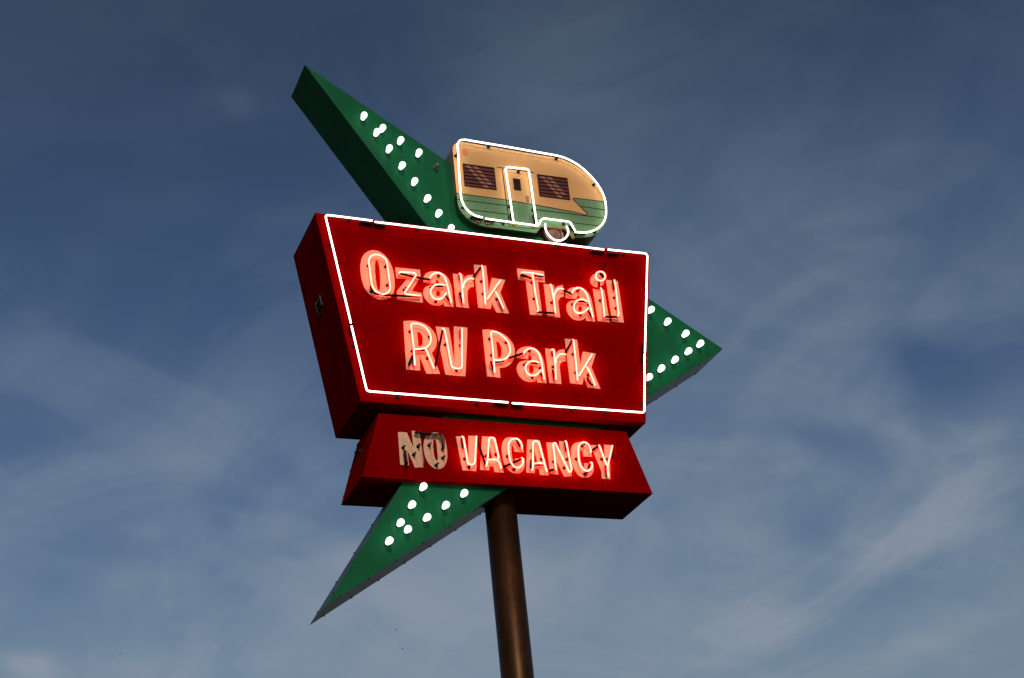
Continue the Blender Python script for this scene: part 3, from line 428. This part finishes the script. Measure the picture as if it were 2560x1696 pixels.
def tube(bm, pts, r, sides=10, cap=True):
    """round tube through 3D points"""
    pts = [Vector(p) for p in pts]
    q = [pts[0]]
    for p in pts[1:]:
        if (p - q[-1]).length > 1e-4: q.append(p)
    pts = q
    N = len(pts)
    dirs = []
    for i in range(N):
        a = pts[max(0, i - 1)]; b = pts[min(N - 1, i + 1)]
        dirs.append((b - a).normalized())
    ref = Vector((0, 1, 0)) if abs(dirs[0].y) < 0.9 else Vector((1, 0, 0))
    rings = []
    for i in range(N):
        d = dirs[i]
        x = (ref - d * ref.dot(d)).normalized(); ref = x
        y = d.cross(x)
        st = 1.0
        if 0 < i < N - 1:
            c = (pts[i] - pts[i - 1]).normalized().dot((pts[i + 1] - pts[i]).normalized())
            st = min(1.25, 1 / max(0.6, math.sqrt(max(0.0, (1 + c) / 2))))
        rings.append([bm.verts.new(pts[i] + (x * math.cos(a) + y * math.sin(a)) * r * (st if False else 1)) for a in [2 * math.pi * k / sides for k in range(sides)]])
    for i in range(N - 1):
        for k in range(sides):
            l = (k + 1) % sides
            f = bm.faces.new([rings[i][k], rings[i][l], rings[i + 1][l], rings[i + 1][k]]); f.smooth = True
    if cap:
        for ring, p, d in ((rings[0], pts[0], -dirs[0]), (rings[-1], pts[-1], dirs[-1])):
            inner = [bm.verts.new(p + (v.co - p) * 0.6 + d * r * 0.75) for v in ring]
            tip = bm.verts.new(p + d * r)
            for k in range(sides):
                l = (k + 1) % sides
                f1 = bm.faces.new([ring[k], ring[l], inner[l], inner[k]]); f1.smooth = True
                f2 = bm.faces.new([inner[k], inner[l], tip]); f2.smooth = True


def lathe(bm, prof, axis=Vector((0, -1, 0)), org=Vector((0, 0, 0)), sides=16, mi=0):
    """profile of (distance along axis, radius)"""
    a = Vector(axis).normalized()
    x = a.orthogonal().normalized(); y = a.cross(x)
    rings = []
    for d, r in prof:
        if r < 1e-6: rings.append([bm.verts.new(org + a * d)])
        else: rings.append([bm.verts.new(org + a * d + (x * math.cos(t) + y * math.sin(t)) * r) for t in [2 * math.pi * k / sides for k in range(sides)]])
    for A, B in zip(rings, rings[1:]):
        for k in range(sides):
            l = (k + 1) % sides

            if len(A) == 1 and len(B) == 1: continue
            if len(A) == 1: vs = [A[0], B[l], B[k]]
            elif len(B) == 1: vs = [A[k], A[l], B[0]]
            else: vs = [A[k], A[l], B[l], B[k]]
            f = bm.faces.new(vs); f.smooth = True; f.material_index = mi


def ribbon(pts, wd):
    """outline of a narrow painted line following pts"""
    L, Rr = [], []
    for i, p in enumerate(pts):
        a = pts[max(0, i - 1)]; b = pts[min(len(pts) - 1, i + 1)]
        d = (b - a).normalized(); nrm = Vector((-d.y, d.x))
        if 0 < i < len(pts) - 1:
            c = (pts[i] - pts[i - 1]).normalized().dot((pts[i + 1] - pts[i]).normalized())
            k = 1 / max(0.5, math.sqrt(max(0.01, (1 + c) / 2)))
        else: k = 1
        L.append(p + nrm * wd / 2 * k); Rr.append(p - nrm * wd / 2 * k)
    return L, Rr


def ribbon_mesh(bm, pts, wd, y0, y1):
    L, Rr = ribbon(pts, wd)
    A = [(bm.verts.new((l.x, y0, l.y)), bm.verts.new((r.x, y0, r.y)), bm.verts.new((l.x, y1, l.y)), bm.verts.new((r.x, y1, r.y))) for l, r in zip(L, Rr)]
    for p, q in zip(A, A[1:]):
        bm.faces.new([p[0], p[1], q[1], q[0]]); bm.faces.new([p[0], q[0], q[2], p[2]]); bm.faces.new([p[1], p[3], q[3], q[1]])
    for p in (A[0], A[-1]): bm.faces.new([p[0], p[2], p[3], p[1]])


def obj(name, bm, mats, parent=None, label=None, loc=None):
    me = bpy.data.meshes.new(name)
    bmesh.ops.recalc_face_normals(bm, faces=bm.faces)
    bm.to_mesh(me); bm.free()
    for m in (mats if isinstance(mats, (list, tuple)) else [mats]): me.materials.append(m)
    o = bpy.data.objects.new(name, me); C.objects.link(o)
    if parent: o.parent = parent
    if label: o['label'] = label
    if loc is not None: o.location = loc
    return o


def copy_part(src, loc, rot=None):
    c = src.copy(); C.objects.link(c); c.parent = src.parent; c.location = loc
    if rot is not None: c.rotation_euler = rot
    return c


def V2(l): return [Vector((p[0], p[1])) for p in l]


# ------------------------------------------------------------------ ground (below the picture)
bm = bmesh.new()
v_ = [bm.verts.new(p) for p in ((-6000, -6000, 0), (6000, -6000, 0), (6000, 6000, 0), (-6000, 6000, 0))]
bm.faces.new(v_)
m, nb, o_ = mat('dusk ground')
b_ = nb.n('ShaderNodeBsdfPrincipled'); t_ = nb.n('ShaderNodeTexCoord')
gn = nb.noise(t_.outputs['Object'], 0.15, 8, 0.6)
nb.link(nb.mix(nb.maprange(gn, 0.4, 0.6, 0, 1), (0.014, 0.014, 0.015, 1), (0.012, 0.018, 0.009, 1)), b_.inputs['Base Color'])
b_.inputs['Roughness'].default_value = 0.9
nb.link(b_.outputs[0], o_.inputs[0])
ground = obj('ground', bm, m); ground['kind'] = 'structure'

# ------------------------------------------------------------------ the sign
sign = bpy.data.objects.new('roadside_sign', None); C.objects.link(sign)
sign.location = (0, 0.485, 0)
sign['label'] = 'roadside sign with red neon lettered boxes, green bulb arrow and caravan on a brown pole'
sign['category'] = 'sign'
OFF = Vector((0, -0.485, SIGN_TOP))

bm = bmesh.new()
H = SIGN_TOP - 1.2
lathe(bm, [(0, 0.0), (0, 0.174), (H, 0.174), (H, 0.0)], axis=(0, 0, 1), sides=64)
for f in bm.faces:
    if abs(f.normal.z) > 0.9: f.smooth = False
pole = obj('pole', bm, POLE, sign)
bm = bmesh.new()
lathe(bm, [(0.0, 0.0), (0, 0.42), (0.03, 0.42), (0.03, 0.175), (0.30, 0.175)], axis=(0, 0, 1), sides=32)
obj('base_plate', bm, POLE, pole)

A0, A1 = 0.1616, 0.8132
V0, V1 = 0.0849, 0.8839
DM = 0.9703

# arrow: one bent boomerang outline, front sheet and wrapped returns
bm = bmesh.new()
ARROW = [Vector(p) for p in ((-2.0972, 2.1873), (0.0984, -1.0936), (-2.1200, -4.5164), (3.0012, -1.1401))]
prism(bm, ARROW, A0, A1, mi=0, side_mi=1)
bmesh.ops.recalc_face_normals(bm, faces=bm.faces)
for f in bm.faces:      # the upper inner return is painted, the rest is bare metal
    c = f.calc_center_median()
    if f.material_index == 1 and f.normal.x < -0.3 and c.z > -1.0: f.material_index = 0
arrow = obj('arrow_panel', bm, [GREEN, ALU], sign, 'green bent arrow cabinet behind the red boxes', OFF)

bm = bmesh.new()
lathe(bm, [(0, 0.0), (0, 0.030), (0.012, 0.030), (0.014, 0.024)], sides=14)
sock0 = obj('bulb_socket', bm, SOCKET, arrow)
bm = bmesh.new()
lathe(bm, [(0.010, 0.024), (0.03, 0.0265), (0.05, 0.031), (0.07, 0.0355), (0.09, 0.038), (0.108, 0.0345), (0.122, 0.025), (0.129, 0.012), (0.131, 0.0)], sides=18)
bulb0 = obj('light_bulb', bm, BULB, arrow)
for i, p in enumerate(BULBS):
    L_ = Vector((p[0], A0, p[1]))
    rr = Euler((random.uniform(-.05, .05), 0, random.uniform(-.05, .05)))
    if i == 0:
        sock0.location = L_; bulb0.location = L_; bulb0.rotation_euler = rr
    else:
        copy_part(sock0, L_); copy_part(bulb0, L_, rr)
bm = bmesh.new()
lathe(bm, [(0, 0.0), (0, 0.036), (0.012, 0.036), (0.012, 0.022), (0.085, 0.022), (0.09, 0.018), (0.09, 0.0)], org=Vector((STUB[0][0], A0, STUB[0][1])), sides=16)
obj('conduit_stub', bm, ALU, arrow)

# bolts along the lips of the lower returns
bm = bmesh.new()
lathe(bm, [(0, 0.0), (0, 0.010), (0.007, 0.010), (0.010, 0.006), (0.010, 0)], sides=8, axis=(0, 0, 1))
bolt0 = obj('bolt', bm, CLIP, arrow)
spots = []
def edge_bolts(p, q, s0, s1, n, ys):
    d = (q - p); nrm = Vector((d.y, -d.x)).normalized()
    for k in range(n):
        t = s0 + (s1 - s0) * k / (n - 1)
        c = p + d * t
        for y in ys: spots.append((Vector((c.x, y, c.y)), Vector((nrm.x, 0, nrm.y))))
edge_bolts(ARROW[2], ARROW[3], 0.03, 0.99, 17, (A0 + 0.02, A1 - 0.02))
edge_bolts(ARROW[1], ARROW[2], 0.38, 0.96, 7, (A0 + 0.02, A1 - 0.02))
for i, (c, nrm) in enumerate(spots):
    e = nrm.to_track_quat('Z', 'Y').to_euler()
    if i == 0: bolt0.location = c; bolt0.rotation_euler = e
    else: copy_part(bolt0, c, e)


# ---- boxes with raised letters and neon
def cabinet(name, poly, y0, y1, label):
    bm = bmesh.new()
    prism(bm, poly, y0, y1)
    return obj(name, bm, RED, sign, label, OFF)


def support(parent, p, y, h, r=0.011):
    """tube clip: cup on the sheet, thin stem out to the glass"""
    key = ('sup', round(h, 3))
    if key not in cache:
        bm = bmesh.new()
        lathe(bm, [(0, 0), (0, 0.022), (0.010, 0.021), (0.016, 0.013), (h * 0.45, 0.009), (h * 0.6, 0.006), (h - 0.012, 0.0055), (h - 0.006, 0.012), (h + 0.004, 0.013)], sides=10)
        s = obj('tube_support', bm, CLIP, parent, loc=Vector((p[0], y, p[1])))
        cache[key] = s
        return s
    s = copy_part(cache[key], Vector((p[0], y, p[1]))); s.parent = parent
    return s


cache = {}


def letters(board, data, y, word_of):
    for i, g in enumerate(data):
        bm = bmesh.new()
        prism(bm, dense(g['o'], True), y - 0.004, y + 0.001, [dense(h, True) for h in g['h']])
        ch = g['ch']
        nm = 'letter_dot' if ch == 'dot' else 'letter'
        obj(nm, bm, CREAM, board, word_of[i])
        ty = 0.115 if ch == 'dot' else 0.06
        bm = bmesh.new()
        for s in g['n']:
            tube(bm, [(p.x, y - ty, p.y) for p in dense(s)], 0.0085 if g['lit'] else 0.0085, 10)
        if ch == 'dot': lab = 'small glowing ring tube over the letter i'
        elif g['lit']: lab = 'glowing red tube tracing the letter ' + ch
        else: lab = 'unlit clear tube tracing the letter ' + ch
        obj('neon_tube', bm, REDNEON if g['lit'] else GLASS, board, lab)
        if g['b']:
            for s in g['b']:
                bm = bmesh.new()
                q = dense(s)
                a = [(p.x, y - 0.042, p.y) for p in q]
                tube(bm, a, 0.0140 if g['lit'] else 0.018, 8)
                e = q[-1]
                if not g['lit']: tube(bm, [(e.x, y - 0.042, e.y), (e.x, y - 0.001, e.y)], 0.013, 8)
                obj('blackout_tube', bm, DARK, board)
        for c in g['c']: support(board, c, y, ty)


MB, VTX, VBX = 1.6946, 1.4715, 1.6955
main = cabinet('name_board', V2([(-2.1, 0), (2.1, 0), (MB, -2.3067), (-MB, -2.3067)]), 0, DM, 'larger red box reading Ozark Trail RV Park')
vac = cabinet('vacancy_board', V2([(-VTX, -2.3938), (VTX, -2.3938), (VBX, -3.1412), (-VBX, -3.1412)]), V0, V1, 'smaller red box reading NO VACANCY')
words = ['letter %s of %s' % (a, b) for a, b in zip('O z a r k T r a i . l R V P a r k'.split(), ['Ozark'] * 5 + ['Trail'] * 6 + ['RV'] * 2 + ['Park'] * 4)]
words[9] = 'dot of the i in Trail'
letters(main, MAIN_LETTERS, 0.0, words)
letters(vac, VAC_LETTERS, V0, ['letter N of NO', 'letter O of NO'] + ['letter %s of VACANCY' % c for c in 'VACANCY'])

for s in BORDER:
    bm = bmesh.new()
    tube(bm, [(p.x, -0.06, p.y) for p in dense(s)], 0.0095, 12)
    obj('border_tube', bm, WHITE, main)
for s in BORDER_DARK:
    bm = bmesh.new()
    q = V2(s)
    tube(bm, [(p.x, -0.03, p.y) for p in q], 0.017, 8)
    tube(bm, [(q[0].x, -0.03, q[0].y), (q[0].x, -0.001, q[0].y)], 0.014, 8)
    obj('electrode_boot', bm, DARK, main)
for c in BORDER_CLIPS: support(main, c, 0.0, 0.06)

# louvred vent let into the slanted left end of the name board
n_ = Vector((-2.3067, 0, -(2.1 - MB))).normalized()
sl = Vector(((2.1 - MB), 0, -2.3067)).normalized()          # down the slope
vc = Vector((-1.946, 0.495, -0.888))
def box_frame(bm, c, ex, ey, ez, hx, hy, hz):
    vs = []
    for i in (-1, 1):
        for j in (-1, 1):
            for k in (-1, 1): vs.append(bm.verts.new(c + ex * hx * i + ey * hy * j + ez * hz * k))
    for q in ((0, 1, 3, 2), (4, 6, 7, 5), (0, 4, 5, 1), (2, 3, 7, 6), (0, 2, 6, 4), (1, 5, 7, 3)): bm.faces.new([vs[a] for a in q])
ey = Vector((0, 1, 0))
bm = bmesh.new()
box_frame(bm, vc + n_ * 0.004, sl, ey, n_, 0.062, 0.095, 0.003)
for k in range(5):
    tilt = (n_ * 0.5 + sl * 0.86).normalized()
    box_frame(bm, vc + sl * (-0.046 + 0.023 * k) + n_ * 0.010, tilt, ey, tilt.cross(ey), 0.010, 0.084, 0.0015)
for s in (-1, 1):
    box_frame(bm, vc + ey * 0.090 * s + n_ * 0.011, sl, ey, n_, 0.062, 0.005, 0.009)
obj('vent', bm, VENTM, main)
bm = bmesh.new()
box_frame(bm, vc + sl * 0.105 + ey * 0.06 + n_ * 0.012, sl, ey, n_, 0.016, 0.02, 0.012)
obj('cable_gland', bm, CLIP, main)

# a disconnect handle and bolts on the end of the vacancy board
n2 = Vector((-(3.1412 - 2.3938), 0, VBX - VTX)).normalized()
sl2 = Vector((-(VBX - VTX), 0, -(3.1412 - 2.3938))).normalized()
bm = bmesh.new()
hc = Vector((-1.5547, 0.538, -2.6504))
box_frame(bm, hc + n2 * 0.01, sl2, ey, n2, 0.02, 0.03, 0.01)
tube(bm, [hc + n2 * 0.02, hc + n2 * 0.045, hc + n2 * 0.045 + ey * 0.07], 0.008, 8)
obj('switch_handle', bm, CLIP, vac)
for t, y in ((0.03, V1 - 0.02), (0.36, V1 - 0.02), (0.68, V1 - 0.02)):
    c = Vector((-VTX, y, -2.3938)) + sl2 * t
    b = copy_part(bolt0, c, n2.to_track_quat('Z', 'Y').to_euler()); b.parent = vac

# ------------------------------------------------------------------ caravan
K = CARAVAN
C0 = 0.0766
C1 = DM - C0
outl = dense(K['A'] + K['B'], True)
m, nb, o_ = mat('caravan cabinet paint')
b_ = nb.n('ShaderNodeBsdfPrincipled'); t_ = nb.n('ShaderNodeTexCoord')
sp_ = nb.n('ShaderNodeSeparateXYZ'); nb.link(t_.outputs['Object'], sp_.inputs[0])
belt = K['B'][0][1]
nb.link(nb.mix(nb.math('GREATER_THAN', sp_.outputs[2], belt), (0.02, 0.055, 0.03, 1), (0.36, 0.26, 0.20, 1)), b_.inputs['Base Color'])
b_.inputs['Roughness'].default_value = 0.45
b_.inputs['Specular IOR Level'].default_value = 0.2
nb.link(b_.outputs[0], o_.inputs[0])
CARSIDE = m
arch = K['B'][8:13]
ax0, ax1 = arch[0][0] - 0.01, arch[4][0] + 0.01
bm = bmesh.new()
prism(bm, outl, C0, C0 + 0.035, side_mi=1)
for f in bm.faces:
    c = f.calc_center_median()
    if f.material_index == 1 and ax0 < c.x < ax1 and c.z < arch[1][1] + 0.05: f.material_index = 0
caravan = obj('caravan_panel', bm, [CARCREAM, CARSIDE], sign, 'cream and green painted caravan outlined in white neon', OFF)
# cabinet behind the painted front, cream above the belt line and green below it
cx_ = sum(p.x for p in outl) / len(outl); cz_ = sum(p.y for p in outl) / len(outl)
bm = bmesh.new()
inner = [Vector((cx_ + (p.x - cx_) * 0.996, cz_ + (p.y - cz_) * 0.994)) for p in outl]
prism(bm, inner, C0 + 0.035, C0 + 0.07)
obj('cabinet', bm, CARSIDE, caravan)
noarch = dense(K['A'] + K['B'][:9] + K['B'][12:], True)
inner = [Vector((cx_ + (p.x - cx_) * 0.996, cz_ + (p.y - cz_) * 0.994)) for p in noarch]
bm = bmesh.new()
prism(bm, inner, C0 + 0.07, C1, side_mi=1)
obj('cabinet_back', bm, [WELL, CARSIDE], caravan)
F = C0
bm = bmesh.new()
lower = dense(K['line'] + K['B'], True)
lc = Vector((sum(p.x for p in lower) / len(lower), sum(p.y for p in lower) / len(lower)))
prism(bm, lower, F - 0.002, F + 0.0005)
obj('lower_panel', bm, CARGREEN, caravan, 'green painted lower panel')
bm = bmesh.new()
for s in K['lines']: ribbon_mesh(bm, dense(s), 0.0105, F - 0.0032, F - 0.001)
ribbon_mesh(bm, dense(K['outline']), 0.011, F - 0.0034, F - 0.001)
obj('pinstripe', bm, CARLINE, caravan)


def quad_at(q, s, t):
    a, b, c, d = q
    return (a * (1 - s) + b * s) * (1 - t) + (d * (1 - s) + c * s) * t


for qi, q in enumerate(K['win']):
    q = V2(q)
    bm = bmesh.new(); prism(bm, q, F - 0.006, F - 0.001)
    win = obj('window', bm, [FRAMED, SLATD, SLATM, SLATL], caravan)
    bm = bmesh.new()
    def bevq(s0, s1, t0, t1, y, k0, k1, mi):
        pts = [quad_at(q, s0 + k0, t0), quad_at(q, s1 + k0, t0), quad_at(q, s1 + k1, t1), quad_at(q, s0 + k1, t1)]
        prism(bm, [Vector((min(max(p.x, -9), 9), p.y)) for p in pts], y, y + 0.002, mi=mi)
    ns = 6
    for k in range(ns):
        t0 = 0.04 + 0.93 * k / ns; t1 = 0.04 + 0.93 * (k + 1) / ns
        # each slat: dark upper lip, brown face, with a slanted reflection crossing it
        bevq(0.03, 0.97, t0, t0 + (t1 - t0) * 0.45, F - 0.0085, 0, 0, 0)
        bevq(0.03, 0.97, t0 + (t1 - t0) * 0.45, t1 - 0.008, F - 0.0085, 0, 0, 1)
        for c_, wd_ in ((0.08 + 0.095 * k, 0.14), (0.30 + 0.09 * k, 0.16)):
            if c_ + wd_ + 0.07 > 0.96: continue
            bevq(c_, c_ + wd_, t0 + (t1 - t0) * 0.30, t1 - 0.012, F - 0.011, 0, 0.07, 2)
    me = obj('slats', bm, [SLATD, SLATM, SLATL], caravan)
bm = bmesh.new(); q = V2(K['dwin']); prism(bm, q, F - 0.006, F - 0.001)
dw = obj('door_window', bm, [PANE, SLATM], caravan)
bm = bmesh.new()
for s0 in (0.05, 0.45):
    pts = [quad_at(q, s0, 0.05), quad_at(q, s0 + 0.12, 0.05), quad_at(q, s0 + 0.50, 0.95), quad_at(q, s0 + 0.36, 0.95)]
    prism(bm, pts, F - 0.0085, F - 0.0062)
obj('pane_reflection', bm, SLATD, caravan)
bm = bmesh.new(); prism(bm, V2(K['handle']), F - 0.006, F - 0.001); obj('door_handle', bm, HANDLE, caravan)
bm = bmesh.new(); prism(bm, V2(K['tail']), F - 0.006, F - 0.001); obj('marker_light', bm, LAMPO, caravan)
names_ = ['white tube round the caravan body', 'white tube along the caravan skirt', 'white tube round the caravan door', 'white tube round the wheel']
for s, nm in zip(K['neon'], names_):
    bm = bmesh.new()
    tube(bm, [(p.x, F - 0.06, p.y) for p in dense(s)], 0.0095, 12)
    obj('neon_tube', bm, WHITE, caravan, nm)
for s in K['black']:
    bm = bmesh.new()
    q = V2(s)
    tube(bm, [(p.x, F - 0.035, p.y) for p in q], 0.016, 8)
    tube(bm, [(q[0].x, F - 0.035, q[0].y), (q[0].x, F - 0.001, q[0].y)], 0.013, 8)
    obj('electrode_boot', bm, DARK, caravan)
for p in K['ins']:
    bm = bmesh.new()
    lathe(bm, [(0, 0.026), (0.022, 0.026), (0.028, 0.022), (0.028, 0.016), (0.004, 0.013)], org=Vector((p[0], F, p[1])), sides=20)
    ho = obj('electrode_housing', bm, BRASS, caravan)
    bm = bmesh.new()
    lathe(bm, [(0.003, 0.014), (0.006, 0.014), (0.006, 0)], org=Vector((p[0], F, p[1])), sides=14)
    obj('housing_bore', bm, DARK, caravan)
for c in K['clips']: support(caravan, c, F, 0.06)
wp = K['wheel'][0]
yw = C0 + 0.055
bm = bmesh.new()
lathe(bm, [(-0.30, 0), (-0.30, 0.15), (0.0, 0.15), (0.008, 0.142), (0.008, 0.125), (0.0, 0.122), (0, 0)], org=Vector((wp[0], yw, wp[1])), sides=48)
wheel = obj('wheel', bm, TYRE, caravan)
bm = bmesh.new()
lathe(bm, [(0.001, 0.122), (0.012, 0.122), (0.012, 0.100), (0.001, 0.100)], org=Vector((wp[0], yw, wp[1])), sides=48)
obj('wheel_ring', bm, RING, caravan)
bm = bmesh.new()
lathe(bm, [(0.001, 0.096), (0.01, 0.094), (0.03, 0.06), (0.038, 0.0)], org=Vector((wp[0], yw, wp[1])), sides=48)
obj('hubcap', bm, HUB, caravan)

# ------------------------------------------------------------------ birds, far off and tiny
def bird_bm(span):
    bm = bmesh.new()
    tube(bm, [(0, -0.09, 0), (0, -0.05, 0.005), (0, 0.03, 0.004), (0, 0.10, 0)], 0.02, 8)
    for s in (-1, 1):
        ctrl = [(0, -0.03, 0.01, 0.05), (0.45, -0.05, 0.06, 0.045), (1.0, 0.01, 0.03, 0.012)]
        prev = None
        for t, yy, zz, cw in ctrl:
            ring = [bm.verts.new((s * t * span / 2, yy + d, zz + e)) for d, e in ((-cw, 0), (0, 0.006), (cw, 0), (0, -0.004))]
            if prev:
                for k in range(4): bm.faces.new([prev[k], prev[(k + 1) % 4], ring[(k + 1) % 4], ring[k]])
            else: bm.faces.new(ring)
            prev = ring
        bm.faces.new(prev)
    return bm
FEATHER = paint('dark feathers', (0.02, 0.02, 0.024), 0.7)
CP = Vector(camo.location)
for dv, dist, rz, lab in (((0.309, 0.905, 0.292), 150, 0.3, 'tiny dark bird, upper one of the pair in the sky below the arrow tail'),
                          ((0.313, 0.907, 0.280), 160, 1.2, 'tiny dark bird, lower one of the pair in the sky left of the pole'),
                          ((0.143, 0.947, 0.287), 210, 2.1, 'faint tiny bird alone over the pale cloud in the bottom left')):
    o = obj('flying_bird', bird_bm(0.30), FEATHER)
    o.location = CP + Vector(dv).normalized() * dist
    o.rotation_euler = (0.2, 0.1, rz)
    o['label'] = lab; o['category'] = 'bird'; o['group'] = 'distant birds'
